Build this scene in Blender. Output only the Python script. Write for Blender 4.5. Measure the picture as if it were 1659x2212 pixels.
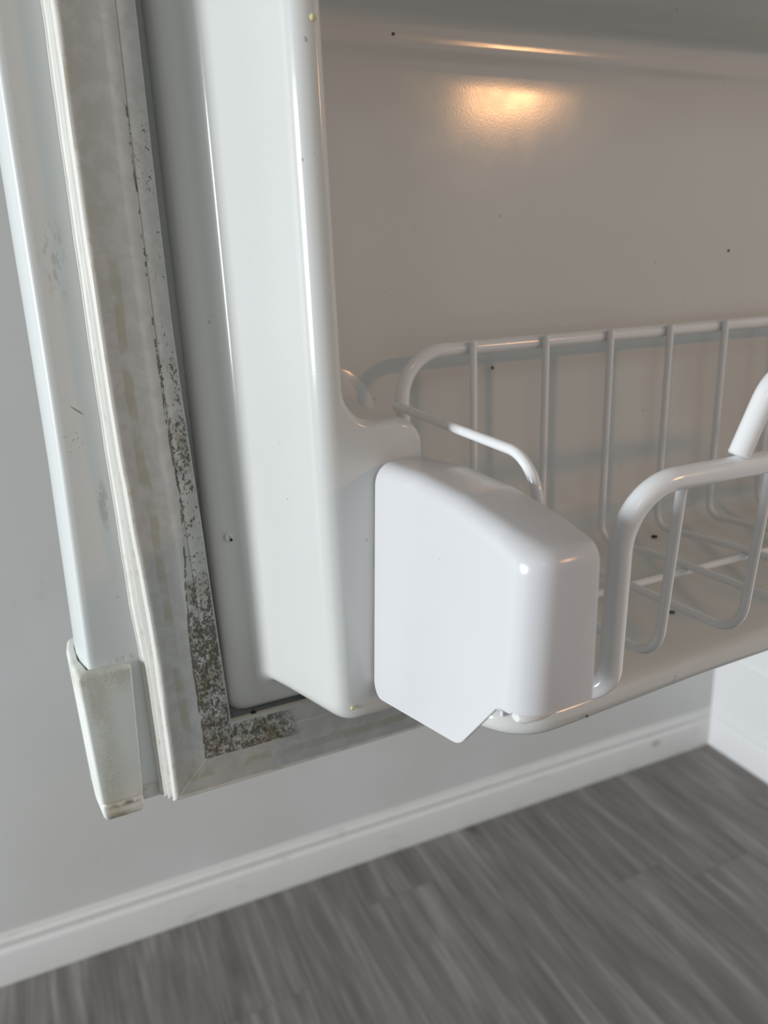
import bpy, bmesh, math, random
from mathutils import Vector, Matrix, noise

for o in list(bpy.data.objects):
    bpy.data.objects.remove(o, do_unlink=True)
scene = bpy.context.scene
COL = scene.collection
PI = math.pi
H = 1.38            # camera height above the floor (m); door coordinates are millimetres around the lens axis

# ------------------------------------------------------------------ camera
YAW, PITCH, ROLL, F_PX = math.radians(23.9543), math.radians(17.0536), math.radians(-2.5215), 1659.226
fwd = Vector((math.sin(YAW)*math.cos(PITCH), math.cos(YAW)*math.cos(PITCH), -math.sin(PITCH)))
rgt = Vector((math.cos(YAW), -math.sin(YAW), 0))
upv = rgt.cross(fwd)
r2 = rgt*math.cos(ROLL) + upv*math.sin(ROLL)
u2 = -rgt*math.sin(ROLL) + upv*math.cos(ROLL)
cam_data = bpy.data.cameras.new('camera')
cam = bpy.data.objects.new('camera', cam_data)
COL.objects.link(cam)
m = Matrix.Identity(4)
for i in range(3):
    m[i][0] = r2[i]; m[i][1] = u2[i]; m[i][2] = -fwd[i]
m.translation = Vector((0, -0.36, H))
cam.matrix_world = m
cam_data.sensor_fit = 'VERTICAL'
cam_data.sensor_height = 36.0
cam_data.sensor_width = 27.0
cam_data.lens = F_PX/2212*36.0
cam_data.clip_start = 0.01
cam_data.dof.use_dof = True
cam_data.dof.focus_distance = 0.335
cam_data.dof.aperture_fstop = 9.5
scene.camera = cam

# ------------------------------------------------------------------ world and light
world = bpy.data.worlds.new('world'); scene.world = world
world.use_nodes = True
nt = world.node_tree
bg = nt.nodes['Background']
bg.inputs['Color'].default_value = (0.93, 0.92, 0.88, 1)
bg.inputs['Strength'].default_value = 0.21

def area_light(name, loc, target, sx, sy, power, color):
    d = bpy.data.lights.new(name, 'AREA'); d.shape = 'RECTANGLE'
    d.size = sx; d.size_y = sy; d.energy = power; d.color = color
    o = bpy.data.objects.new(name, d); COL.objects.link(o)
    o.location = loc
    o.rotation_euler = (Vector(target)-Vector(loc)).to_track_quat('-Z', 'Y').to_euler()
    return o
# daylight from the room's window on the left, and the weaker daylight of the room behind the photographer
area_light('window_light', (-4.6, -0.32, H+0.25), (0.3, 0.1, H-0.05), 1.5, 1.4, 225, (0.92, 0.965, 1.0))
area_light('room_light', (-0.75, -2.5, H+1.7), (0.2, 0.2, H-0.3), 0.7, 0.7, 3.8, (0.95, 0.98, 1.0))
# the small warm bulb of the refrigerator compartment, right of the photographer
area_light('warm_bulb', (0.972, -1.05, H+0.340), (0.25, 0.03, H+0.085), 0.15, 0.055, 1.9, (1.0, 0.50, 0.21))

vs = scene.view_settings
scene.display_settings.display_device = 'sRGB'
vs.view_transform = 'Standard'; vs.look = 'None'; vs.exposure = 0.0; vs.gamma = 1.0
vs.use_curve_mapping = False

# ------------------------------------------------------------------ material helpers
def new_mat(name, col, rough=0.4, spec=0.5, coat=0.0, coat_rough=0.1):
    mt = bpy.data.materials.new(name); mt.use_nodes = True
    b = mt.node_tree.nodes['Principled BSDF']
    b.inputs['Base Color'].default_value = (*col, 1)
    b.inputs['Roughness'].default_value = rough
    b.inputs['Specular IOR Level'].default_value = spec
    b.inputs['Coat Weight'].default_value = coat
    b.inputs['Coat Roughness'].default_value = coat_rough
    return mt

class NB:
    """small helper for node graphs"""
    def __init__(s, mt):
        s.nt = mt.node_tree; s.n = s.nt.nodes; s.l = s.nt.links; s.b = s.n['Principled BSDF']
    def coord(s, kind='Object'):
        return s.n.new('ShaderNodeTexCoord').outputs[kind]
    def uv(s):
        u = s.n.new('ShaderNodeUVMap'); u.uv_map = 'dirt'; return u.outputs[0]
    def sep(s, v):
        x = s.n.new('ShaderNodeSeparateXYZ'); s.l.new(v, x.inputs[0]); return x.outputs
    def mapping(s, v, scale=(1,1,1), loc=(0,0,0), rot=(0,0,0)):
        x = s.n.new('ShaderNodeMapping'); s.l.new(v, x.inputs[0])
        x.inputs['Scale'].default_value = scale; x.inputs['Location'].default_value = loc; x.inputs['Rotation'].default_value = rot
        return x.outputs[0]
    def noise(s, v, scale, detail=3, rough=0.5, out='Fac', dist=0.0):
        x = s.n.new('ShaderNodeTexNoise'); s.l.new(v, x.inputs['Vector'])
        x.inputs['Scale'].default_value = scale; x.inputs['Detail'].default_value = detail
        x.inputs['Roughness'].default_value = rough; x.inputs['Distortion'].default_value = dist
        return x.outputs[out]
    def ramp(s, f, pts, interp='LINEAR'):
        x = s.n.new('ShaderNodeValToRGB'); s.l.new(f, x.inputs[0]); x.color_ramp.interpolation = interp
        e = x.color_ramp.elements
        while len(e) < len(pts): e.new(0.5)
        for i, (p, c) in enumerate(pts):
            e[i].position = p
            e[i].color = (c, c, c, 1) if not isinstance(c, tuple) else (*c, 1)
        return x.outputs[0]
    def maprange(s, f, a, b, c=0.0, d=1.0, smooth=True):
        x = s.n.new('ShaderNodeMapRange'); x.interpolation_type = 'SMOOTHSTEP' if smooth else 'LINEAR'
        if hasattr(f, 'links') or not isinstance(f, (int, float)): s.l.new(f, x.inputs[0])
        for i, v in zip((1, 2, 3, 4), (a, b, c, d)): x.inputs[i].default_value = v
        return x.outputs[0]
    def math(s, op, a, b=None, c=None):
        x = s.n.new('ShaderNodeMath'); x.operation = op
        for i, v in enumerate((a, b, c)):
            if v is None: continue
            if isinstance(v, (int, float)): x.inputs[i].default_value = v
            else: s.l.new(v, x.inputs[i])
        return x.outputs[0]
    def mix(s, f, a, b):
        x = s.n.new('ShaderNodeMix'); x.data_type = 'RGBA'
        if isinstance(f, (int, float)): x.inputs[0].default_value = f
        else: s.l.new(f, x.inputs[0])
        for i, v in ((6, a), (7, b)):
            if isinstance(v, tuple): x.inputs[i].default_value = (*v, 1)
            else: s.l.new(v, x.inputs[i])
        return x.outputs[2]
    def bump(s, h, strength=0.2, dist=0.001):
        x = s.n.new('ShaderNodeBump'); x.inputs['Strength'].default_value = strength; x.inputs['Distance'].default_value = dist
        s.l.new(h, x.inputs['Height']); s.l.new(x.outputs[0], s.b.inputs['Normal'])
    def base(s, c): s.l.new(c, s.b.inputs['Base Color'])
    def rough(s, c): s.l.new(c, s.b.inputs['Roughness'])

def blob(nb, v, c, r, soft=0.35):
    """1 inside an ellipse at c with radii r (object metres), 0 outside"""
    mp = nb.n.new('ShaderNodeVectorMath'); mp.operation = 'SUBTRACT'; nb.l.new(v, mp.inputs[0]); mp.inputs[1].default_value = c
    ml = nb.n.new('ShaderNodeVectorMath'); ml.operation = 'DIVIDE'; nb.l.new(mp.outputs[0], ml.inputs[0]); ml.inputs[1].default_value = r
    ln = nb.n.new('ShaderNodeVectorMath'); ln.operation = 'LENGTH'; nb.l.new(ml.outputs[0], ln.inputs[0])
    return nb.maprange(ln.outputs['Value'], 1.0, soft, 0.0, 1.0)

def speckle(nb, v, scale, thresh, width=0.03):
    n = nb.noise(v, scale, 2, 0.6)
    return nb.maprange(n, thresh, thresh+width)

# --- white glossy plastic of the liner: faint specks
M = {}
def plastic(name, col, rough, specks=True, coat=0.0, speck_amt=0.5):
    mt = new_mat(name, col, rough, 0.5, coat, 0.08); nb = NB(mt)
    v = nb.coord()
    big = nb.noise(v, 9, 2, 0.5)
    tint = nb.mix(nb.maprange(big, 0.35, 0.7), tuple(c*0.985 for c in col), tuple(min(1, c*1.01) for c in col))
    if specks:
        sp = speckle(nb, v, 260, 0.735, 0.02)
        win = nb.maprange(nb.noise(v, 24, 2, 0.5), 0.5, 0.62)
        f = nb.math('MULTIPLY', nb.math('MULTIPLY', sp, win), speck_amt)
        tint = nb.mix(f, tint, (0.16, 0.15, 0.12))
    nb.base(tint)
    nb.rough(nb.maprange(nb.noise(v, 60, 3, 0.6), 0.3, 0.75, rough*0.9, rough*1.15))
    nb.bump(nb.noise(v, 900, 1, 0.5), 0.05, 0.0002)
    return mt
M['liner'] = plastic('liner_plastic', (0.69, 0.70, 0.68), 0.15)
nb = NB(M['liner']); v = nb.coord()
src = nb.b.inputs['Base Color'].links[0].from_socket
mk = nb.math('MULTIPLY', blob(nb, v, (0.246-0.38, -0.1245, 0.0705), (0.034, 0.012, 0.0065), 0.3), nb.maprange(nb.noise(nb.mapping(v, (1, 0.25, 0.3), (0, 0, 0), (0, 0.35, 0)), 240, 3, 0.6), 0.52, 0.66))
nb.base(nb.mix(nb.math('MULTIPLY', mk, 0.55), src, (0.36, 0.24, 0.16)))
M['bracket'] = plastic('bracket_plastic', (0.70, 0.705, 0.725), 0.22, True, 0.0, 0.25)
M['wire'] = plastic('coated_wire', (0.86, 0.87, 0.88), 0.16, False, 0.4)
M['clip'] = plastic('clip_plastic', (0.82, 0.82, 0.80), 0.35, False)

# --- painted steel of the door skin, with scuffs
mt = new_mat('painted_steel', (0.60, 0.645, 0.655), 0.27, 0.5, 0.3, 0.12); nb = NB(mt); M['skin'] = mt
v = nb.coord()
fl = nb.noise(nb.mapping(v, (1, 1, 0.35)), 320, 4, 0.7)
g1 = nb.math('MULTIPLY', blob(nb, v, (0.0165, 0.0, 0.280), (0.0078, 0.05, 0.027), 0.2), nb.maprange(fl, 0.47, 0.62))
g2 = nb.math('MULTIPLY', blob(nb, v, (0.0213, 0.0, 0.168), (0.0032, 0.05, 0.016), 0.4), nb.maprange(fl, 0.45, 0.5))
g3 = nb.math('MULTIPLY', blob(nb, v, (0.0200, 0.0, 0.087), (0.012, 0.05, 0.0028), 0.3), nb.maprange(fl, 0.45, 0.55))
g = nb.math('MULTIPLY', nb.math('MAXIMUM', g1, nb.math('MAXIMUM', g2, g3)), 0.42)
c = nb.mix(g, (0.78, 0.815, 0.81), (0.36, 0.37, 0.31))
# reddish scratches
def scratch(nb, v, c, r, rot):
    mp = nb.n.new('ShaderNodeVectorMath'); mp.operation = 'SUBTRACT'; nb.l.new(v, mp.inputs[0]); mp.inputs[1].default_value = c
    rt = nb.mapping(mp.outputs[0], (1, 1, 1), (0, 0, 0), (0, rot, 0))
    ml = nb.n.new('ShaderNodeVectorMath'); ml.operation = 'DIVIDE'; nb.l.new(rt, ml.inputs[0]); ml.inputs[1].default_value = r
    ln = nb.n.new('ShaderNodeVectorMath'); ln.operation = 'LENGTH'; nb.l.new(ml.outputs[0], ln.inputs[0])
    return nb.maprange(ln.outputs['Value'], 1.0, 0.5)
s1 = scratch(nb, v, (0.0162, 0.0, 0.2135), (0.0042, 0.05, 0.0005), -0.72)
s2 = nb.math('MULTIPLY', blob(nb, v, (0.0125, 0.0, 0.199), (0.006, 0.05, 0.010), 0.3), nb.maprange(nb.noise(v, 700, 3, 0.7), 0.60, 0.64))
c = nb.mix(nb.math('MULTIPLY', nb.math('MAXIMUM', s1, s2), 0.7), c, (0.17, 0.10, 0.08))
sp = nb.math('MULTIPLY', speckle(nb, v, 210, 0.74, 0.02), 0.5)
c = nb.mix(sp, c, (0.2, 0.2, 0.17)); nb.base(c)
nb.bump(nb.noise(v, 500, 2, 0.5), 0.04, 0.0002)

# --- yellowed plastic of the corner cap
mt = new_mat('cap_plastic', (0.66, 0.68, 0.65), 0.42, 0.4); nb = NB(mt); M['cap'] = mt
v = nb.coord(); x, y, z = nb.sep(v)
gr = nb.math('ADD', nb.math('MULTIPLY', nb.noise(nb.mapping(v, (1, 1, 0.45)), 60, 3, 0.5), 0.7), nb.math('MULTIPLY', nb.noise(v, 700, 2, 0.6), 0.3))
left = nb.math('MULTIPLY', nb.maprange(x, 0.0155, 0.003), nb.maprange(x, -0.0015, 0.0015))
f = nb.math('MULTIPLY', nb.math('MULTIPLY', nb.maprange(gr, 0.25, 0.62), left), 0.62)
top = nb.math('MULTIPLY', nb.maprange(z, 0.066, 0.082), nb.maprange(gr, 0.40, 0.62))
f = nb.math('MAXIMUM', f, nb.math('MULTIPLY', top, 0.55))
f = nb.math('MULTIPLY', f, nb.maprange(y, 0.020, 0.0115))
c = nb.mix(f, (0.86, 0.88, 0.83), (0.48, 0.46, 0.32))
grv = nb.math('MULTIPLY', blob(nb, v, (0.008, 0.010, 0.0082), (0.016, 0.05, 0.0022), 0.3), nb.maprange(nb.noise(v, 160, 4, 0.7), 0.36, 0.56))
bl = nb.math('MULTIPLY', blob(nb, v, (0.004, 0.010, 0.0015), (0.014, 0.05, 0.004), 0.3), nb.maprange(nb.noise(v, 190, 4, 0.7), 0.42, 0.6))
c = nb.mix(nb.math('MULTIPLY', nb.math('MAXIMUM', grv, nb.math('MULTIPLY', bl, 0.7)), 0.85), c, (0.22, 0.16, 0.09))
nb.base(c)
nb.bump(nb.noise(v, 650, 2, 0.6), 0.12, 0.0003)

# --- gasket rubber: u = millimetres from the inner edge, v = height in millimetres
mt = new_mat('gasket_rubber', (0.60, 0.60, 0.58), 0.45, 0.35); nb = NB(mt); M['gasket'] = mt
uv = nb.uv(); u, w, _ = nb.sep(uv)          # u, w in units of 100 mm
v = nb.coord()
base = nb.mix(nb.maprange(nb.noise(v, 130, 4, 0.6, dist=0.5), 0.4, 0.62), (0.475, 0.48, 0.46), (0.53, 0.535, 0.52))
# creamy bellows side
base = nb.mix(nb.maprange(u, 0.305, 0.32), base, (0.80, 0.79, 0.74))
base = nb.mix(nb.maprange(u, 0.0005, -0.0008), base, (0.62, 0.58, 0.49))
xo, yo, zo = nb.sep(v)
md_ = nb.math('ADD', nb.math('MULTIPLY', nb.math('SUBTRACT', xo, 0.0331), -0.741), nb.math('MULTIPLY', nb.math('SUBTRACT', zo, 0.0072), 0.671))
md_ = nb.math('ADD', md_, nb.math('MULTIPLY_ADD', nb.noise(v, 90, 2, 0.5), 0.0022, -0.0011))
crack = nb.math('MULTIPLY', nb.maprange(nb.math('ABSOLUTE', md_), 0.00042, 0.00018), nb.maprange(xo, 0.066, 0.060))
base = nb.mix(nb.math('MULTIPLY', crack, 0.55), base, (0.82, 0.81, 0.76))
dk_ = nb.math('MULTIPLY', nb.maprange(nb.math('ABSOLUTE', nb.math('SUBTRACT', md_, 0.0006)), 0.0004, 0.0001), nb.maprange(xo, 0.062, 0.050))
base = nb.mix(nb.math('MULTIPLY', dk_, 0.35), base, (0.25, 0.25, 0.21))
# yellow stain band at 20-24 mm
wob = nb.math('MULTIPLY_ADD', nb.noise(v, 38, 3, 0.6), 0.055, -0.028)
uu = nb.math('ADD', u, wob)
band = nb.math('MULTIPLY', nb.maprange(uu, 0.205, 0.217), nb.maprange(uu, 0.258, 0.246))
band = nb.math('MULTIPLY', band, nb.maprange(w, 0.35, -0.1))
band = nb.math('MULTIPLY', band, nb.maprange(nb.noise(v, 60, 3, 0.6), 0.36, 0.54))
base = nb.mix(nb.math('MULTIPLY', band, 0.55), base, (0.37, 0.35, 0.25))
edge = nb.math('MULTIPLY', nb.math('MULTIPLY', nb.maprange(u, 0.292, 0.30), nb.maprange(u, 0.335, 0.315)), nb.maprange(nb.noise(v, 150, 4, 0.7), 0.5, 0.66))
base = nb.mix(nb.math('MULTIPLY', edge, 0.5), base, (0.50, 0.45, 0.30))
# density of the mould along the seal (w: +1 = 100 mm above the lens axis)
dens = nb.ramp(nb.maprange(w, 1.1, -2.6, 0, 1, False),
    [(0.0, 0.0), (0.10, 0.0), (0.125, 0.42), (0.19, 0.36), (0.235, 0.05), (0.27, 0.40), (0.31, 0.10), (0.355, 0.25), (0.39, 0.62), (0.43, 0.42),
     (0.47, 0.76), (0.53, 0.68), (0.60, 0.42), (0.66, 0.52), (0.705, 0.78), (0.75, 0.93), (0.80, 0.92), (0.85, 0.78), (0.905, 0.86), (0.95, 0.92), (1.0, 0.78)])
sp_fine = nb.noise(nb.mapping(v, (1, 1, 0.7)), 950, 3, 0.7)
sp_mid = nb.noise(nb.mapping(v, (1, 1, 0.7)), 260, 4, 0.65)
# field strip: 0.5-8.5 mm from the inner edge
sw = nb.maprange(w, -0.95, -1.75, 0.0, 0.062)              # the mouldy strip widens towards the bottom
us = nb.math('SUBTRACT', nb.math('ADD', u, nb.math('MULTIPLY', wob, 0.55)), sw)
strip = nb.math('MULTIPLY', nb.maprange(u, 0.002, 0.014), nb.maprange(us, 0.096, 0.082))
val = nb.math('ADD', nb.math('MULTIPLY', sp_fine, 0.55), nb.math('MULTIPLY', sp_mid, 0.45))
thr = nb.math('MULTIPLY_ADD', dens, -0.185, 0.635)
mould = nb.maprange(nb.math('SUBTRACT', val, thr), 0.0, 0.035)
mould = nb.math('MULTIPLY', mould, strip)
# dotted line at 8.7 mm
du = nb.math('ABSOLUTE', nb.math('SUBTRACT', us, 0.088))
line = nb.math('MULTIPLY', nb.maprange(du, 0.0065, 0.002), nb.maprange(nb.math('SUBTRACT', nb.noise(nb.mapping(v, (1, 1, 0.5)), 420, 3, 0.6), nb.math('MULTIPLY_ADD', dens, -0.16, 0.575)), 0.0, 0.02))
line = nb.math('MULTIPLY', line, nb.maprange(dens, 0.0, 0.05))
# brownish veil under the speckles low down
veil = nb.math('MULTIPLY', nb.math('MULTIPLY', strip, nb.maprange(dens, 0.45, 0.85)), nb.maprange(nb.noise(nb.mapping(v, (1, 1, 0.8)), 110, 4, 0.65), 0.38, 0.60))
# on the lower leg the mould fades out 80 mm from the corner
xs = nb.sep(v)[0]
fade = nb.maprange(nb.math('ADD', xs, nb.math('MULTIPLY', wob, 0.35)), 0.104, 0.090)
veil = nb.math('MULTIPLY', veil, fade)
# lower leg, thin brown line 
mm = nb.math('MULTIPLY', nb.math('MAXIMUM', mould, line), fade)
base = nb.mix(nb.math('MULTIPLY', veil, 0.72), base, (0.22, 0.195, 0.13))
base = nb.mix(nb.math('MULTIPLY', mm, 0.82), base, (0.070, 0.060, 0.038))
nb.base(base)
nb.bump(nb.noise(v, 160, 4, 0.6, dist=1.0), 0.10, 0.0006)

# --- room materials
mt = new_mat('wall_paint', (0.55, 0.555, 0.545), 0.55, 0.35); nb = NB(mt); M['wall'] = mt
v = nb.coord()
c = nb.mix(nb.maprange(nb.noise(v, 2.3, 3, 0.5), 0.35, 0.7), (0.65, 0.655, 0.635), (0.70, 0.71, 0.70))
sm = nb.math('MULTIPLY', nb.maprange(nb.noise(v, 16, 4, 0.65), 0.63, 0.72), 0.22)
c = nb.mix(sm, c, (0.42, 0.42, 0.40)); nb.base(c)
mt = new_mat('skirting_paint', (0.60, 0.60, 0.59), 0.42, 0.4); nb = NB(mt); M['skirt'] = mt
v = nb.coord()
sm = nb.math('MULTIPLY', nb.maprange(nb.noise(nb.mapping(v, (0.6, 1, 1.6)), 22, 4, 0.65), 0.57, 0.70), 0.30)
c = nb.mix(sm, (0.78, 0.78, 0.76), (0.45, 0.44, 0.41))
st = blob(nb, v, (1.462, 0.0, 0.062), (0.022, 0.9, 0.016), 0.3)
c = nb.mix(nb.math('MULTIPLY', st, 0.55), c, (0.36, 0.27, 0.18)); nb.base(c)
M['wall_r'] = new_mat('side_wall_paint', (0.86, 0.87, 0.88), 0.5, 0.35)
M['groove'] = new_mat('groove_paint', (0.52, 0.53, 0.50), 0.6, 0.3)

mt = new_mat('grey_vinyl_plank', (0.2, 0.19, 0.18), 0.42, 0.35); nb = NB(mt); M['plank'] = mt
v = nb.coord()
oi = nb.n.new('ShaderNodeObjectInfo'); rnd = oi.outputs['Random']
cb = nb.n.new('ShaderNodeCombineXYZ'); nb.l.new(nb.math('MULTIPLY', rnd, 17.0), cb.inputs[0]); nb.l.new(nb.math('MULTIPLY', rnd, 31.0), cb.inputs[1])
ad = nb.n.new('ShaderNodeVectorMath'); ad.operation = 'ADD'; nb.l.new(v, ad.inputs[0]); nb.l.new(cb.outputs[0], ad.inputs[1])
vv = ad.outputs[0]
gr1 = nb.noise(nb.mapping(vv, (1, 0.10, 1)), 26, 4, 0.6, dist=0.6)
gr2 = nb.noise(nb.mapping(vv, (1, 0.05, 1)), 95, 3, 0.6)
gg = nb.math('ADD', nb.math('MULTIPLY', gr1, 0.62), nb.math('MULTIPLY', gr2, 0.38))
c = nb.ramp(gg, [(0.33, (0.125, 0.115, 0.112)), (0.46, (0.178, 0.166, 0.161)), (0.55, (0.225, 0.212, 0.202)), (0.66, (0.33, 0.312, 0.296))])
# cathedral rings around knots
wv = nb.n.new('ShaderNodeTexWave'); wv.wave_type = 'RINGS'; wv.rings_direction = 'Z'
nb.l.new(nb.mapping(vv, (1, 0.16, 1)), wv.inputs[0]); wv.inputs['Scale'].default_value = 14; wv.inputs['Distortion'].default_value = 3.5
wv.inputs['Detail'].default_value = 2; wv.inputs['Detail Scale'].default_value = 1.4
rw = nb.math('MULTIPLY', nb.maprange(wv.outputs['Fac'], 0.75, 1.0), nb.maprange(nb.noise(nb.mapping(vv, (1, 0.4, 1)), 5, 2, 0.5), 0.5, 0.62))
c = nb.mix(nb.math('MULTIPLY', rw, 0.35), c, (0.27, 0.255, 0.245))
kn = nb.maprange(nb.noise(nb.mapping(vv, (1, 0.45, 1)), 9, 2, 0.5), 0.67, 0.76)
c = nb.mix(nb.math('MULTIPLY', kn, 0.5), c, (0.065, 0.060, 0.062))
tn = nb.mix(rnd, (0.96, 0.96, 0.97), (1.04, 1.03, 1.01))
mx = nb.n.new('ShaderNodeMix'); mx.data_type = 'RGBA'; mx.blend_type = 'MULTIPLY'; mx.inputs[0].default_value = 1.0
nb.l.new(c, mx.inputs[6]); nb.l.new(tn, mx.inputs[7]); nb.base(mx.outputs[2])
nb.bump(gg, 0.12, 0.001)
M['underlay'] = new_mat('floor_base', (0.05, 0.05, 0.05), 0.8)
M['dark'] = new_mat('dark_dirt', (0.03, 0.03, 0.022), 0.8, 0.2)
M['crumb'] = new_mat('dry_crumb', (0.70, 0.64, 0.36), 0.7, 0.2)
M['faint'] = new_mat('faint_dirt', (0.16, 0.14, 0.11), 0.8, 0.2)
M['rust'] = new_mat('amber_speck', (0.30, 0.19, 0.04), 0.6, 0.3)

# ------------------------------------------------------------------ mesh helpers (millimetres, z relative to the lens axis)
def W(p): return Vector((p[0]/1000, p[1]/1000, p[2]/1000 + H))

def thing(name, label, cat, origin, group=None):
    o = bpy.data.objects.new(name, None); COL.objects.link(o)
    o.empty_display_size = 0.05; o.location = W(origin)
    o['label'] = label; o['category'] = cat
    if group: o['group'] = group
    return o

def finish(name, verts, faces, mat, parent=None, origin=None, sharp=40, uvs=None, label=None, world=False):
    """verts in mm (or metres with world=True) -> one mesh object; uvs: per-vertex (u, v)"""
    P = [Vector(v) if world else W(v) for v in verts]
    if parent is not None:
        o0 = Vector((0, 0, 0)); p = parent
        o0 = p['_o'] if '_o' in p else p.location
        o0 = Vector(o0)
    elif origin is not None: o0 = Vector(origin)
    else: o0 = Vector((0, 0, 0))
    me = bpy.data.meshes.new(name)
    me.from_pydata([p-o0 for p in P], [], faces)
    bm = bmesh.new(); bm.from_mesh(me)
    if uvs:
        lay = bm.loops.layers.uv.new('dirt')
        bm.verts.ensure_lookup_table()
        for f in bm.faces:
            for lp in f.loops: lp[lay].uv = uvs[lp.vert.index]
    bmesh.ops.remove_doubles(bm, verts=bm.verts, dist=2e-6)
    bmesh.ops.recalc_face_normals(bm, faces=bm.faces)
    bm.to_mesh(me); bm.free()
    me.materials.append(mat)
    me.shade_smooth()
    me.set_sharp_from_angle(angle=math.radians(sharp))
    ob = bpy.data.objects.new(name, me); COL.objects.link(ob)
    if parent is not None: ob.parent = parent
    else: ob.location = o0
    if label: ob['label'] = label
    return ob

class MB:
    def __init__(s): s.v = []; s.f = []; s.uv = []
    def grid(s, rows, close_u=False, close_v=False, uvs=None):
        n = len(rows[0]); b = len(s.v)
        for i, r in enumerate(rows):
            s.v += [tuple(p) for p in r]
            s.uv += (uvs[i] if uvs else [(0, 0)]*n)
        R = len(rows)
        for i in range(R if close_v else R-1):
            for j in range(n if close_u else n-1):
                a = b+i*n+j; c = b+i*n+(j+1) % n; d = b+((i+1) % R)*n+(j+1) % n; e = b+((i+1) % R)*n+j
                s.f.append((a, c, d, e))
        return b
    def ngon(s, pts, uvs=None):
        b = len(s.v); s.v += [tuple(p) for p in pts]; s.uv += uvs if uvs else [(0, 0)]*len(pts)
        s.f.append(tuple(range(b, b+len(pts))))

def arc_corner(p0, p1, p2, r, n=8):
    """rounded corner at p1 (any dimension)"""
    p0, p1, p2 = Vector(p0), Vector(p1), Vector(p2)
    a = (p0-p1); b = (p2-p1); la, lb = a.length, b.length
    a.normalize(); b.normalize()
    ang = a.angle(b)
    if ang > PI-0.01 or r <= 0: return [p1.copy() for _ in range(n+1)] if r > 0 else [p1]
    t = min(r/math.tan(ang/2), la*0.499, lb*0.499); rr = t*math.tan(ang/2)
    c = p1 + (a+b).normalized()*(rr/math.sin(ang/2))
    s = p1+a*t; e = p1+b*t
    out = []
    u = (s-c); w = (e-c); th = u.angle(w)
    for i in range(n+1):
        k = i/n
        out.append(c + (u*math.sin((1-k)*th) + w*math.sin(k*th))/math.sin(th))
    return out

def rounded(pts, radii, n=8, closed=False):
    out = []; N = len(pts)
    for i in range(N):
        if not closed and i in (0, N-1): out.append(Vector(pts[i])); continue
        r = radii[i] if isinstance(radii, (list, tuple)) else radii
        out += arc_corner(pts[(i-1) % N], pts[i], pts[(i+1) % N], r, n)
    return out

def subdivide(path, step):
    out = [path[0]]
    for a, b in zip(path[:-1], path[1:]):
        L = (b-a).length; k = max(1, int(L/step))
        for i in range(1, k+1): out.append(a.lerp(b, i/k))
    return out

def tube(mb, path, r, sides=14, caps=True, dome=False):
    path = [Vector(p) for p in path]
    p2 = [path[0]]
    for p in path[1:]:
        if (p-p2[-1]).length > 1e-4: p2.append(p)
    path = p2
    T = []
    for i in range(len(path)):
        a = path[max(0, i-1)]; b = path[min(len(path)-1, i+1)]
        T.append((b-a).normalized())
    nrm = T[0].orthogonal().normalized()
    rows = []; 
    for i, p in enumerate(path):
        if i: nrm = (nrm - T[i]*nrm.dot(T[i])).normalized()
        bn = T[i].cross(nrm)
        rows.append([p + (nrm*math.cos(2*PI*k/sides)+bn*math.sin(2*PI*k/sides))*r for k in range(sides)])
    if caps:
        def capring(p, t, row, sgn):
            return [p + (q-p)*0.82 + t*sgn*r*0.14 for q in row]
        rows = [capring(path[0], T[0], rows[0], -1)] + rows + [capring(path[-1], T[-1], rows[-1], 1)]
    mb.grid(rows, close_u=True)
    if caps:
        mb.ngon(list(reversed(rows[0]))); mb.ngon(rows[-1])

def interp(z, tab):
    if z <= tab[0][0]: return tab[0][1]
    for (a, fa), (b, fb) in zip(tab[:-1], tab[1:]):
        if z <= b: return fa + (fb-fa)*(z-a)/(b-a)
    return tab[-1][1]

DW, TOP = 760.0, 420.0      # door width, top of the door
def ucontour(xl, b, r, Y, n=8, top=TOP):
    """U shaped contour (left leg, bottom, right leg) in the plane Y; xl is a number or f(z)"""
    f = xl if callable(xl) else (lambda z: xl)
    x0 = f(b)
    zs = [top, 300, 200, 140, 100, 60, 20, -15, -50, -80, -118, -150, -180]
    L = []
    for z in zs:
        if z > b+r+0.5: L.append((f(z), z))
    need = len(zs)
    while len(L) < need: L.append((f(b+r), b+r+0.2))
    arc = [(x0+r-r*math.cos(t), b+r-r*math.sin(t)) for t in [PI/2*i/n for i in range(n+1)]]
    mid = [(x0+r+(DW/2-x0-r)*k, b) for k in (0.03, 0.08, 0.15, 0.25, 0.4, 0.6, 0.8)]
    left = L+arc+mid
    pts = left + [(DW/2, b)] + [(DW-x, z) for x, z in reversed(left)]
    return [(x, Y, z) for x, z in pts]

# ================================================================== the setting (structure)
wall_dir = Vector((1.9445, -0.0499, 0)).normalized()
WP = Vector((-0.2627, 1.1376, 0))
wall_n = Vector((wall_dir.y, -wall_dir.x, 0))        # towards the room (-y)
corner = Vector((1.6818, 1.0877, 0))
def wpt(t, out, z): p = WP + wall_dir*t + wall_n*out; return (p.x, p.y, z)
tc = (corner-WP).dot(wall_dir)
def struct(name, mb, mat, sharp=30, parent=None, origin=None):
    o = finish(name, mb.v, mb.f, mat, parent, origin, sharp, world=True)
    if parent is None: o['kind'] = 'structure'
    return o
mb = MB()
mb.grid([[wpt(t, 0, 0), wpt(t, 0, 2.5), wpt(t, -0.1, 2.5), wpt(t, -0.1, 0)] for t in (-2.6, tc)], close_u=True)
mb.ngon([wpt(-2.6, 0, 0), wpt(-2.6, 0, 2.5), wpt(-2.6, -0.1, 2.5), wpt(-2.6, -0.1, 0)])
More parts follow.
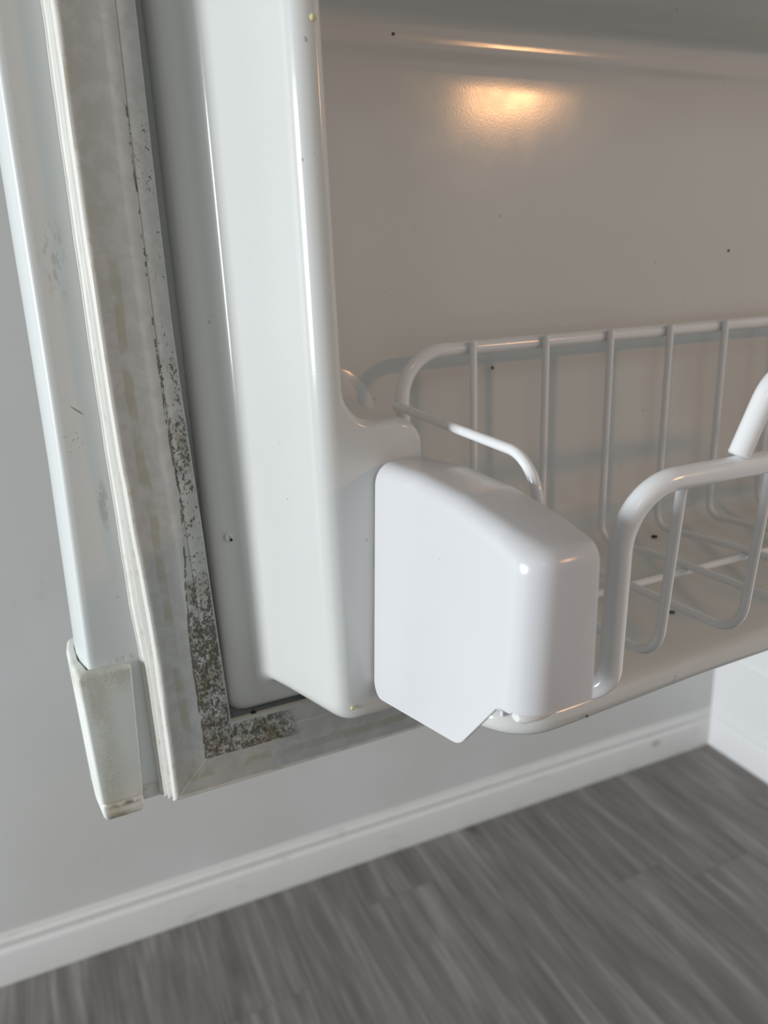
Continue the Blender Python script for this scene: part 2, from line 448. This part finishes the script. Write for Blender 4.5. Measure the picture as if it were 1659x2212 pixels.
mb.ngon([wpt(tc, 0, 0), wpt(tc, 0, 2.5), wpt(tc, -0.1, 2.5), wpt(tc, -0.1, 0)])
struct('wall_back', mb, M['wall'])
# right wall
rdir = Vector((-0.0042, -0.215, 0)).normalized(); rn = Vector((rdir.y, -rdir.x, 0))
if rn.x > 0: rn = -rn
def rpt(t, out, z): p = corner + rdir*t + rn*out; return (p.x, p.y, z)
mb = MB()
# flat lower panel, recessed groove, upper panel
prof = [(0, 0), (0, 0.292), (-0.006, 0.296), (-0.006, 0.308), (0, 0.312), (0, 2.5), (-0.1, 2.5), (-0.1, 0)]
mb.grid([[rpt(t, o, z) for o, z in prof] for t in (-0.1, 3.6)], close_u=True)
mb.ngon([rpt(-0.1, o, z) for o, z in prof]); mb.ngon([rpt(3.6, o, z) for o, z in prof])
struct('wall_right', mb, M['wall_r'])
skp = [(0.0, 0.0), (0.015, 0.0), (0.015, 0.074), (0.0135, 0.079), (0.009, 0.083), (0.0075, 0.088), (0.0085, 0.094), (0.0105, 0.098),
       (0.0095, 0.103), (0.005, 0.107), (0.004, 0.111), (0.004, 0.1145), (0.0, 0.116)]
mb = MB()
mb.grid([[wpt(t, o, z) for o, z in skp] for t in (-2.6, tc-0.0005)]); mb.ngon([wpt(-2.6, o, z) for o, z in skp])
struct('baseboard_back', mb, M['skirt'], 25, origin=(0, 1.1, 0))
mb = MB()
mb.grid([[rpt(t, o, z) for o, z in skp] for t in (0.0005, 3.6)]); mb.ngon([rpt(3.6, o, z) for o, z in skp])
struct('baseboard_right', mb, M['wall_r'], 25)

# floor: a base slab and planks
mb = MB()
x0, x1, y0, y1 = -2.9, 1.83, -2.6, 1.25
mb.ngon([(x0, y0, -0.006), (x1, y0, -0.006), (x1, y1, -0.006), (x0, y1, -0.006)])
mb.ngon([(x0, y0, -0.05), (x1, y0, -0.05), (x1, y1, -0.05), (x0, y1, -0.05)])
mb.grid([[(x0, y0, z), (x1, y0, z), (x1, y1, z), (x0, y1, z)] for z in (-0.05, -0.006)], close_u=True)
floor = struct('floor', mb, M['underlay'])
PW, PL = 0.18, 1.22
random.seed(4)
def plank_mesh(L, w=PW):
    me = bpy.data.meshes.new('plank'); bmx = bmesh.new()
    g, b = 0.0003, 0.0006
    def ring(i, z): return [bmx.verts.new((i, i, z)), bmx.verts.new((w-i, i, z)), bmx.verts.new((w-i, L-i, z)), bmx.verts.new((i, L-i, z))]
    a, c, d = ring(g, -0.006), ring(g, -b), ring(g+b, 0)
    for r, s in ((a, c), (c, d)):
        for k in range(4): bmx.faces.new((r[k], r[(k+1) % 4], s[(k+1) % 4], s[k]))
    bmx.faces.new(d); bmesh.ops.recalc_face_normals(bmx, faces=bmx.faces); bmx.to_mesh(me); bmx.free()
    me.materials.append(M['plank']); return me
pm = {}
k0 = int((-1.1-0.142)/PW)-1
X0 = 0.142
wall_y = lambda x: 1.1376 - (x+0.2627)*0.0499/1.9445
for k in range(-8, 9):
    xa = X0 + k*PW
    if xa > 1.66: continue
    joint = {0: 0.828, 5: 0.767}.get(k, 0.83 - (0.41*((k*7) % 3) + 0.13*(k % 5)))
    edges = [joint-PL*2, joint-PL, joint, joint+PL, joint+2*PL]
    yend = wall_y(xa+PW/2) - 0.006
    wd = min(PW, 1.675-xa)
    for a, b in zip(edges[:-1], edges[1:]):
        b = min(b, yend); a = max(a, -1.2)
        if b-a < 0.05: continue
        key = (round(b-a, 4), round(wd, 4))
        if key not in pm: pm[key] = plank_mesh(b-a, wd)
        o = bpy.data.objects.new('plank', pm[key]); COL.objects.link(o); o.location = (xa, a, 0); o.parent = floor

# ================================================================== the freezer door
door = thing('freezer_door', 'open white freezer door seen from inside, with mouldy seal and moulded shelf', 'freezer door', (0, 15, -266))
bpy.context.view_layer.update()

ridge = lambda z: interp(z, [(-260, 0.6), (-178, 1.9), (-75, 4.9), (-14, 5.6), (52, 6.2), (140, 8.0), (420, 10.0)])
def rx(d): return lambda z: ridge(z)+d
# ---- painted steel skin
mb = MB()
SB = -255.5
rows = [ucontour(72, -214, 6, 15), ucontour(40, -246, 5, 15), ucontour(rx(4.5), SB+4.5, 3, 15), ucontour(rx(2.2), SB+2.2, 3, 15.05), ucontour(rx(1.0), SB+1.0, 3, 15.5),
        ucontour(rx(0.3), SB+0.3, 3, 16.4), ucontour(rx(0.0), SB, 3, 17.8), ucontour(rx(-0.9), SB-0.4, 3, 21), ucontour(rx(-2.6), SB-0.8, 3, 28), ucontour(rx(-3.9), SB-1, 3, 38),
        ucontour(rx(-4.1), SB-1, 3, 46), ucontour(rx(-3.4), SB-0.5, 3, 54), ucontour(rx(-1.2), SB+1, 3, 60), ucontour(rx(2), SB+3, 3, 63.5), ucontour(rx(7), SB+7, 3, 65)]
mb.grid(rows)
mb.ngon(rows[-1])
# top closure
n = len(rows[0])
mb.ngon([r[0] for r in rows] + [r[-1] for r in reversed(rows)])
finish('door_skin', mb.v, mb.f, M['skin'], door, sharp=35)

# ---- gasket
gL = lambda z: interp(z, [(-259, 33.1), (-234, 33.4), (-189, 34.0), (-152, 33.2), (-98, 31.0), (-55, 29.8), (50, 29.6), (106, 30.6), (420, 31)])
gR = lambda z: interp(z, [(-222, 66.6), (-188, 65.5), (-160, 64.5), (-103, 63.2), (-58, 61.5), (-16, 60.7), (51, 60.8), (109, 61.4), (420, 62)])
flare = lambda z: interp(z, [(-250, 5.4), (-189, 6.0), (-152, 6.8), (-98, 4.9), (-55, 4.0), (55, 3.1), (420, 3.0)])
OUT = ucontour(gL, -258.8, 0.4, 0); INN = ucontour(gR, -221.8, 0.4, 0)
def ease(d):   # small waviness of the outer flap
    return d
# (distance from the inner edge, depth, share of the bellows' outward flare)
prof = [(33.6, 14.9, 1.0), (33.4, 13.6, 1.0), (32.6, 13.3, 1.0), (32.4, 12.4, 0.95), (31.6, 11.4, 0.9), (32.9, 10.6, 0.85), (33.2, 9.8, 0.8), (32.6, 9.1, 0.75), (31.2, 8.4, 0.68), (31.4, 7.7, 0.62),
        (33.1, 6.9, 0.52), (33.5, 6.1, 0.45), (32.9, 5.4, 0.38), (31.0, 4.7, 0.3), (30.8, 4.0, 0.24), (32.6, 3.3, 0.16), (33.5, 2.5, 0.1), (33.6, 1.7, 0.05), (33.2, 0.8, 0), (32.6, 0.2, 0), (31.6, -0.05, 0), (29.4, 0.15, 0), (25.5, 0.55, 0),
        (20, 0.5, 0), (15.2, 0.3, 0), (14.4, 0.15, 0), (13.4, -0.1, 0), (12.2, -0.3, 0),
        (10.2, -0.4, 0), (9.1, -0.35, 0), (8.6, 0.0, 0), (8.0, -0.25, 0), (5.0, -0.3, 0), (1.6, -0.15, 0), (0.35, 0.1, 0), (0.0, 0.7, 0), (-0.1, 1.8, 0), (-0.2, 4.0, 0), (0.4, 5.0, 0), (3, 5.8, 0), (8.5, 7, 0), (9, 9, 0), (8, 14.7, 0)]
rows = []; uvs = []
WD = 33.0
OUTR = subdivide([Vector(p) for p in OUT], 7); INNR = []
# the same subdivision for both edges
OUTR = [Vector(OUT[0])]; INNR = [Vector(INN[0])]
for a, b, c, d in zip(OUT[:-1], OUT[1:], INN[:-1], INN[1:]):
    a, b, c, d = Vector(a), Vector(b), Vector(c), Vector(d)
    k = max(1, int((b-a).length/7))
    for i in range(1, k+1): OUTR.append(a.lerp(b, i/k)); INNR.append(c.lerp(d, i/k))
for (dd, Y, fs) in prof:
    row = []; uv = []
    for k, (po, pi) in enumerate(zip(OUTR, INNR)):
        dirv = (po-pi)/WD
        p = pi + dirv*dd
        side = abs(dirv.x) > 0.5*abs(dirv.z)
        fl = flare(po.z)*fs
        if fl:
            if dirv.x: p.x += fl*(1 if dirv.x > 0 else -1)*(1 if abs(dirv.x) > 0.3 else 0)
            if abs(dirv.z) > 0.3: p.z -= fl*0.5
        if dd > 28:
            p.x += 0.30*noise.noise(Vector((0, po.z*0.05, Y*0.25+po.x*0.03)))
        row.append((p.x, Y, p.z)); uv.append((dd/100, pi.z/100 if pi.z > -221 else -2.21-(max(0, p.x-66) if p.x < DW/2 else max(0, DW-66-p.x))*0.0015))
    rows.append(row); uvs.append(uv)
mb = MB()
# refine along the legs for the waviness
mb.grid(rows, uvs=uvs)
finish('door_seal', mb.v, mb.f, M['gasket'], door, sharp=30, uvs=mb.uv, label='pale grey rubber door seal with cream bellows and black mould along its inner edge')

# ---- liner: dike, front faces, recess
liner_parts = MB()
dk = [(66.2, -221.8, 9, 14.8), (66.4, -221.5, 9.5, 10.5), (67.2, -220.8, 10, 8.2), (69.0, -219.4, 10.5, 6.4), (71.6, -217.4, 11, 5.3), (75.5, -214.0, 11, 4.8), (81, -208, 9, 4.4),
      (84.6, -205.4, 8, 3.4), (86.8, -204.0, 7.5, 1.2), (88.6, -203.4, 7.5, -3), (92, -203.4, 8, -13), (98, -203.6, 9, -32), (103.2, -204.0, 10.5, -49.5), (104.2, -203.6, 11, -53.4), (105.9, -202.2, 10.5, -56.8),
      (108.4, -200, 10, -59.2), (111.6, -197.2, 9, -60.0)]
rows = [ucontour(a, b, r, Y) for a, b, r, Y in dk]
liner_parts.grid(rows)
# front face of the left and right columns
def inner_path():
    p = rounded([(114.3, TOP), (114.3, -63.2), (151, -63.2), (151, -206)], [0, 25, 9.5, 0], 12)
    return p
ip = inner_path()
def offs(path, d):
    out = []
    for i in range(len(path)):
        a = path[max(0, i-1)]; b = path[min(len(path)-1, i+1)]
        t = (b-a).normalized(); nn = Vector((-t.y, t.x))       # left of travel = towards the recess
        out.append(path[i]+nn*d)
    return out
ip = [Vector((p.x, p.y)) for p in ip]
ip2 = subdivide(ip[:1]+[Vector((114.3, 100)), Vector((114.3, 20))]+ip[1:], 60)
lastL = rows[-1]; nleg = 13
for side in (0, 1):
    fx = (lambda x: x) if side == 0 else (lambda x: DW-x)
    legs = [p for p in lastL[:nleg+9]]
    poly = [(fx(p[0]), p[1], p[2]) for p in legs] + [(fx(151), -60, -197.2)] + [(fx(p.x), -60, p.y) for p in reversed(ip2) if p.y > -190]
    liner_parts.ngon(poly)
    cl = [(0, -60), (0.7, -59.85), (1.7, -59.3), (2.7, -58.2), (3.3, -56.8), (3.5, -55), (3.5, 8), (4.2, 14), (6.0, 19.5), (9.0, 24), (13.5, 27.2), (19, 28.6)]
    rws = []
    for d, Y in cl:
        rws.append([(fx(p.x), Y, p.y) for p in offs(ip2, d)])
    liner_parts.grid(rws)
# recess: pan, nose, back wall, ceiling as one loft over plan stations
plan = [(108, -50), (125, -52), (140, -55), (151, -61), (156, -73), (160.5, -86), (165, -96), (171, -103.5), (179, -108.6), (188, -110.8), (200, -110.8), (220, -109.6), (250, -107.6), (280, -105.8), (320, -104.5), (DW/2, -103.5)]
plan = [Vector(p) for p in plan]
plan = plan + [Vector((DW-p.x, p.y)) for p in reversed(plan[:-1])]
sm = []
for i in range(len(plan)-1):       # Catmull-Rom smoothing
    p0, p1, p2, p3 = plan[max(0, i-1)], plan[i], plan[i+1], plan[min(len(plan)-1, i+2)]
    for k in range(4):
        t = k/4
        sm.append(0.5*((2*p1)+(-p0+p2)*t+(2*p0-5*p1+4*p2-p3)*t*t+(-p0+3*p1-3*p2+p3)*t**3))
sm.append(plan[-1]); plan = sm
def nose(d):
    out = []
    for i, p in enumerate(plan):
        a = plan[max(0, i-1)]; b = plan[min(len(plan)-1, i+1)]; t = (b-a).normalized()
        out.append(p + Vector((-t.y, t.x))*d)
    return out
rws = []
for d, z in [(40, -204.6), (10, -204.6), (6, -204.3), (3, -203.2), (1.0, -201.2), (0.0, -198.4), (0.15, -195.6), (1.3, -193.0), (3.6, -191.0), (7, -189.8), (12, -189.0)]:
    rws.append([(p.x, p.y, z) for p in nose(d)])
base12 = nose(12)
def zpan(y): return -189.0 + (y+96)*(17.5/106)
for k in (0.15, 0.4, 0.7, 1.0):
    rws.append([(p.x, p.y+(8-p.y)*k, zpan(p.y+(8-p.y)*k)-(zpan(p.y)+189.0)*(1-k)) for p in base12])
z0 = zpan(8)
for a in range(1, 7):
    th = PI/2*a/6
    rws.append([(p.x, 8+20.5*math.sin(th), z0+20.5*(1-math.cos(th))) for p in base12])
for z in (-110, -60, -10, 40, 90):
    rws.append([(p.x, 28.5, z) for p in base12])
# a small moulded step, then the cove up to the ceiling of the recess
for Y, z in [(28.5, 98), (28.2, 100.5), (27.4, 103), (25.9, 105.4), (24.6, 106.8), (23.85, 108.2), (23.56, 109.4), (23.5, 110.6), (23.48, 112), (23.2, 114.6), (22.3, 117.2), (20.8, 119.2), (17.4, 122.4), (12.6, 125.0), (7, 126.6)]:
    rws.append([(p.x, Y, z) for p in base12])
for (Y, z) in [(2, 127.0), (-2, 128.6), (-7, 130.0), (-14, 131.0), (-55, 135.0), (-58.5, 137), (-60, 141), (-60, TOP)]:
    # the brow of the recess bows forward slightly towards the middle of the door
    rws.append([(p.x, Y - (6 if Y < 5 and Y > -20 else 0)*math.sin(PI*(p.x-108)/(DW-216)), z) for p in base12])
liner_parts.grid(rws)
lin = finish('liner', liner_parts.v, liner_parts.f, M['liner'], door, sharp=50, label='glossy white moulded plastic inner liner with raised side rim and lower shelf')

# ---- plug on the liner's flange
mb = MB()
cx, cz = 76.4, -121.3
rr = [(0.0, 4.4), (0.8, 4.2), (1.0, 3.7), (1.4, 3.5), (1.9, 3.8), (2.1, 4.9)]
rws = [[(cx+r*math.cos(2*PI*k/20), y, cz+r*math.sin(2*PI*k/20)) for k in range(20)] for r, y in rr[1:]]
mb.grid(rws, close_u=True); mb.ngon(rws[0])
finish('plug', mb.v, mb.f, M['liner'], door)

# ---- bottom rail and corner cap
mb = MB()
rp = [(17.2, -255.2), (16.8, -256.0), (16.8, -262.6), (18, -264.6), (21, -265.6), (50, -266.5), (58, -264), (61, -258), (61, -254.5)]
mb.grid([[(x, y, z) for y, z in rp] for x in (3, 40, DW/2, DW-40, DW-3)]); mb.ngon([(DW-3, y, z) for y, z in rp]); mb.ngon([(3, y, z) for y, z in rp])
finish('bottom_rail', mb.v, mb.f, M['cap'], door)

mb = MB()
def cap_ring(z, inset, yback, s=0.0):
    # plan outline of the cap at height z: a shell hugging the left edge of the door
    xl = interp(z, [(-266, -2.2), (-180, -3.4)]) + inset
    xr = interp(z, [(-266, 17.8), (-181, 22.3)]) - inset
    yf = 9.6 + inset*0.8
    out = []
    pts = [(xr, 14.95), (xr, yf), (xl, yf), (xl-2.6, 30), (xl-3.3, 46), (xl-2.4, 57), (xl+2.6, 62.5)]
    rad = [0, 1.4, 1.8, 12, 12, 4, 0]
    return [Vector((p.x, p.y, z)) for p in rounded([Vector((a, b, 0)) for a, b in pts], rad, 6)]
zs = [(-266.2, 4.0), (-266.0, 2.2), (-265.2, 0.9), (-263.6, 0.1), (-261, 0.0), (-257.6, 0.0), (-256.9, 0.25), (-256.4, 1.0), (-255.9, 1.0), (-255.4, 0.25), (-254.6, 0), (-225, 0), (-195, 0), (-183.2, 0.0), (-181.9, 0.25), (-181.1, 0.9), (-180.8, 1.9)]
def slope(pt, z):   # the cap's top rises a little to the back
    return pt
rws = []
for z, ins in zs: rws.append([tuple(p) for p in cap_ring(z, ins, 0)])
mb.grid(rws)
mb.ngon([tuple(p) for p in cap_ring(-266.2, 4.0, 0)])
# top rim: from the outer outline in to the skin
topo = cap_ring(-180.8, 1.9, 0)
inn = []
for p in topo:
    q = Vector(p)
    if p.y > 15.5: q.x = p.x + 2.1
    else: q.y = 15.2; q.x = max(q.x, 1.4)
    q.z = -180.8
    inn.append(q)
mb.grid([[tuple(p) for p in topo], [tuple(p) for p in inn], [(p.x, p.y, -200) for p in inn]])
finish('corner_cap', mb.v, mb.f, M['cap'], door, sharp=45, label='stained cream plastic corner cap')

# ================================================================== end bracket of the basket
def bracket(mirror, name='basket_end_bracket'):
    fx = (lambda x: x) if not mirror else (lambda x: DW-x)
    P = [(-60.3, -77.0), (-95, -75.2), (-128, -76.4), (-158, -79.8), (-179, -84.6), (-178, -141.0), (-165, -141.6), (-140.5, -170.6), (-60.3, -190.4)]
    # inset per edge (edge i runs P[i]->P[i+1])
    D = [7, 7, 7, 7, 10.5, 0.5, 0.5, 0.5, 2.0]
    N = len(P); V = [Vector(p) for p in P]
    def inset(sc):
        out = []
        for i in range(N):
            e0 = (V[i]-V[i-1]).normalized(); e1 = (V[(i+1) % N]-V[i]).normalized()
            n0 = Vector((e0.y, -e0.x)); n1 = Vector((e1.y, -e1.x))
            cen = sum(V, Vector((0, 0)))/N
            if n0.dot(cen-V[i]) < 0: n0 = -n0
            if n1.dot(cen-V[i]) < 0: n1 = -n1
            if i == 6:  # concave notch corner
                pass
            d0, d1 = D[i-1]*sc, D[i]*sc
            det = n0.x*n1.y-n0.y*n1.x
            if abs(det) < 0.12: out.append(V[i]+n0*(d0+d1)/2); continue
            c0 = n0.dot(V[i])+d0; c1 = n1.dot(V[i])+d1
            out.append(Vector(((c0*n1.y-c1*n0.y)/det, (n0.x*c1-n1.x*c0)/det)))
        return out
    R0 = [6, 60, 60, 40, 7.0, 1.2, 16, 20, 9]
    def loop(sc):
        Q = inset(sc)
        return rounded([Vector((q.x, q.y, 0)) for q in Q], [max(0.5, r*(1-0.3*sc)) for r in R0], 7, closed=True)
    out0 = loop(0); in0 = loop(1)
    dep = [(a-b).length for a, b in zip(out0, in0)]
    rows = []
    XL = lambda z: interp(z, [(-195, 122.8), (-80, 129.0)])
    for k in range(0, 9):
        th = PI/2*k/8
        row = []
        for a, b, d in zip(out0, in0, dep):
            dx = min(d, 10.5)
            p = b + (a-b)*math.sin(th)
            row.append((fx(XL(p.y)+dx*(1-math.cos(th))), p.x, p.y))
        rows.append(row)
    rows.insert(0, [(fx(XL(p.y)), p.x, p.y) for p in loop(1.18)])
    rows.append([(fx(XL(a.y)+min(d, 10.5)+0.9), a.x, a.y) for a, d in zip(out0, dep)])
    # straight part and the small round of the right edge; the far side narrows towards the column
    def xr(y): return interp(y, [(-179, 156), (-130, 156.4), (-100, 156.0), (-60, 152.5)])
    in1 = loop(0.2); in2 = loop(0.42)
    rows.append([(fx(xr(a.x)-1.9), a.x, a.y) for a in out0])
    rows.append([(fx(xr(a.x)-0.6), a.x+(b.x-a.x)*0.3, a.y+(b.y-a.y)*0.3) for a, b in zip(out0, in1)])
    rows.append([(fx(xr(a.x)), a.x+(b.x-a.x)*1.0, a.y+(b.y-a.y)*1.0) for a, b in zip(out0, in1)])
    mb = MB(); mb.grid(rows, close_u=True); mb.ngon(rows[0])
    # open underneath and at the back: drop those faces, then give the shell its thickness
    keep = []
    for f in mb.f[:-1]:
        c = sum((Vector(mb.v[i]) for i in f), Vector())/len(f)
        dz = [abs(mb.v[i][1]-mb.v[f[0]][1]) for i in f]
        bottom = any(abs(c.z - interp(c.y, pr)) < 1.1 for pr in ([(-178, -141.0), (-165, -141.6), (-140.5, -170.6), (-60.3, -190.4)],))
        back = c.y > -61.5
        if abs(c.x - fx(XL(c.z))) > 0.5 and (bottom or back): continue
        keep.append(f)
    mb.f = keep + [mb.f[-1]]
    br = finish(name, mb.v, mb.f, M['bracket'], door, sharp=32, label='bright white plastic end bracket beside the wire basket')
    side = max(br.data.polygons, key=lambda q: q.area if len(q.vertices) > 20 else 0)
    want = -1 if not mirror else 1
    if side.normal.x*want < 0: br.data.flip_normals()
    md = br.modifiers.new('shell', 'SOLIDIFY'); md.thickness = 0.0018; md.offset = -1
    bpy.context.view_layer.update()
    me2 = bpy.data.meshes.new_from_object(br.evaluated_get(bpy.context.evaluated_depsgraph_get()))
    br.modifiers.clear(); br.data = me2
    me2.name = name; me2.shade_smooth(); me2.set_sharp_from_angle(angle=math.radians(32))
    # retaining clip beside the rail
    mb = MB()
    rws = []
    for k, (r, x) in enumerate([(5.6, 155.5), (5.6, 158.2), (4.6, 160.2), (2.4, 161.4)]):
        rws.append([(fx(x), -162+r*0.75*math.cos(2*PI*j/16), -137+r*math.sin(2*PI*j/16)) for j in range(16)])
    mb.grid(rws, close_u=True); mb.ngon(rws[-1]); mb.ngon(rws[0])
    c1 = MB(); c1.v = mb.v; c1.f = mb.f
    rws = []
    for x, r in [(132, 2.6), (134, 4.2), (142, 4.6), (147, 3.6), (148.5, 2)]:
        rws.append([(fx(x), -166+r*math.cos(2*PI*j/14), -146+r*0.75*math.sin(2*PI*j/14)) for j in range(14)])
    mb.grid(rws, close_u=True); mb.ngon(rws[0]); mb.ngon(rws[-1])
    w = [H_ for H_ in mb.v]
    me = finish('clip', mb.v, mb.f, M['clip'], door, sharp=40)
    me.parent = br
    return br
bracket(False); bracket(True)

# ================================================================== wire basket
basket = thing('wire_basket', 'white plastic-coated wire basket hanging in the freezer door shelf', 'basket', (DW/2, -75, -165))
bpy.context.view_layer.update()
def wire(name, path, r, sides=14, step=None, label=None, caps=True):
    mb = MB(); tube(mb, path, r, sides, caps)
    return finish(name, mb.v, mb.f, M['wire'], basket, sharp=50, label=label)
V3 = Vector
BX = DW/2
# back rail: thick wire, ends bent down
YB = 4.8
pb = rounded([V3((175.6, YB, -163.5)), V3((175.6, YB, -38.8)), V3((DW-175.6, YB, -38.8)), V3((DW-175.6, YB, -163.5))], [0, 24, 24, 0], 14)
wire('back_rail', pb, 3.75, 18)
# front rail: a closed loop run behind the brackets
pf = rounded([V3((161, -136, -149.5)), V3((181.0, -156, -160.5)), V3((182.5, -158, -74.5)), V3((DW-182.5, -158, -74.5)), V3((DW-181.0, -156, -160.5)), V3((DW-161, -136, -149.5))], [0, 17, 24, 24, 17, 0], 16)
wire('front_rail', pf, 4.45, 22)
# raised hump welded on the front rail
ph = rounded([V3((236.0, -158.6, -69.5)), V3((251.5, -158.6, -39)), V3((DW-251.5, -158.6, -39)), V3((DW-236.0, -158.6, -69.5))], [0, 20, 20, 0], 12)
wire('raised_bar', ph, 4.2, 22)
# side wires
for s in (0, 1):
    f = (lambda p: p) if s == 0 else (lambda p: V3((DW-p.x, p.y, p.z)))
    ps = rounded([V3((171.5, -1.2, -65.6)), V3((171.5, -1.2-118.5, -69.8)), V3((172.5, -126, -120)), V3((173, -126, -158.5)), V3((175.0, 3, -161.5))], [0, 20, 10, 14, 0], 12)
    ps = [V3((170.8, 3.5, -65.4))] + ps
    wire('side_wire', [f(p) for p in ps], 2.35, 14)
# bent cross wires, 45 mm apart
x = 217.0
xs = []
while x < DW-216: xs.append(x); x += 45.6
meshes = None
xs = [215.8, 262.8, 308.2, 353.4, 398.5, 444.0, 489.5, 535.0]
for i, x in enumerate(xs):
    pw = rounded([V3((x, -0.6, -35.2)), V3((x, 0.4, -163.0)), V3((x, -60, -157.8)), V3((x, -144.8, -156.0)), V3((x, -152.0, -76.5))], [0, 9, 30, 16, 0], 10)
    wire('cross_wire', pw, 2.15, 12)
# long wires under the floor of the basket
for y, z in ((-70.5, -161.2),):
    wire('long_wire', [V3((173, y, z)), V3((DW/2, y+1, z)), V3((DW-173, y, z))], 2.1, 12)

# ================================================================== crumbs and specks
def crumb(name, loc, r, mat, label, cat, seed, flat=0.6, ax=1, group=None):
    bm = bmesh.new(); bmesh.ops.create_icosphere(bm, subdivisions=2, radius=1)
    random.seed(seed)
    for vtx in bm.verts:
        k = 1+0.35*noise.noise(vtx.co*1.7+Vector((seed, 0, 0)))
        vtx.co *= k*r/1000
        vtx.co[ax] *= flat
    me = bpy.data.meshes.new(name); bm.to_mesh(me); bm.free(); me.materials.append(mat); me.shade_smooth()
    o = bpy.data.objects.new(name, me); COL.objects.link(o); o.location = W(loc)
    o['label'] = label; o['category'] = cat
    if group: o['group'] = group
    return o
crumb('food_crumb', (113.6, -60.4, 91), 1.3, M['crumb'], 'small yellow crumb stuck high on the front edge of the door rim', 'crumb', 1, 0.5)
crumb('food_crumb', (112.6, -60.4, -194), 1.15, M['crumb'], 'small yellow crumb stuck at the bottom corner of the door rim', 'crumb', 2, 0.5)
crumb('food_crumb', (172.2, -3.6, -64.5), 0.9, M['rust'], 'tiny amber crumb on the left bend of the basket', 'crumb', 3, 0.7)
crumb('dirt_speck', (356.5, 4.5, -171.6), 2.0, M['dark'], 'black speck on the shelf near the foot of a back basket wire', 'dirt', 4, 0.3, 2)
crumb('dirt_speck', (301, -69, -184.1), 1.5, M['faint'], 'dark speck on the shelf floor, seen between the first two front basket wires', 'dirt', 5, 0.4, 2)
crumb('dirt_speck', (77.4, 3.6, -122.6), 0.8, M['dark'], 'black speck on the lower edge of the small round plug', 'dirt', 6, 0.5, 1)
crumb('dirt_speck', (79.5, 3.4, -221.2), 1.3, M['dark'], 'black clump on the seal lip under the bottom left corner of the liner', 'dirt', 7, 0.6, 1)
crumb('dirt_speck', (427.7, 28.2, 6.5), 0.9, M['faint'], 'dark speck on the recess back wall above the right basket wires', 'dirt', 8, 0.35, 1)
crumb('dirt_speck', (246.3, 28.2, -54.0), 1.0, M['faint'], 'dark speck on the recess back wall between the first two back basket wires', 'dirt', 9, 0.35, 1)
crumb('dirt_speck', (186.5, 23.2, 112.5), 0.8, M['faint'], 'brown speck near the top left of the recess', 'dirt', 10, 0.4, 1)
crumb('dirt_speck', (209, -111.2, -199.3), 0.9, M['faint'], 'dark oval pit on the front lip of the shelf, right of the end bracket', 'dirt', 11, 0.3, 1)
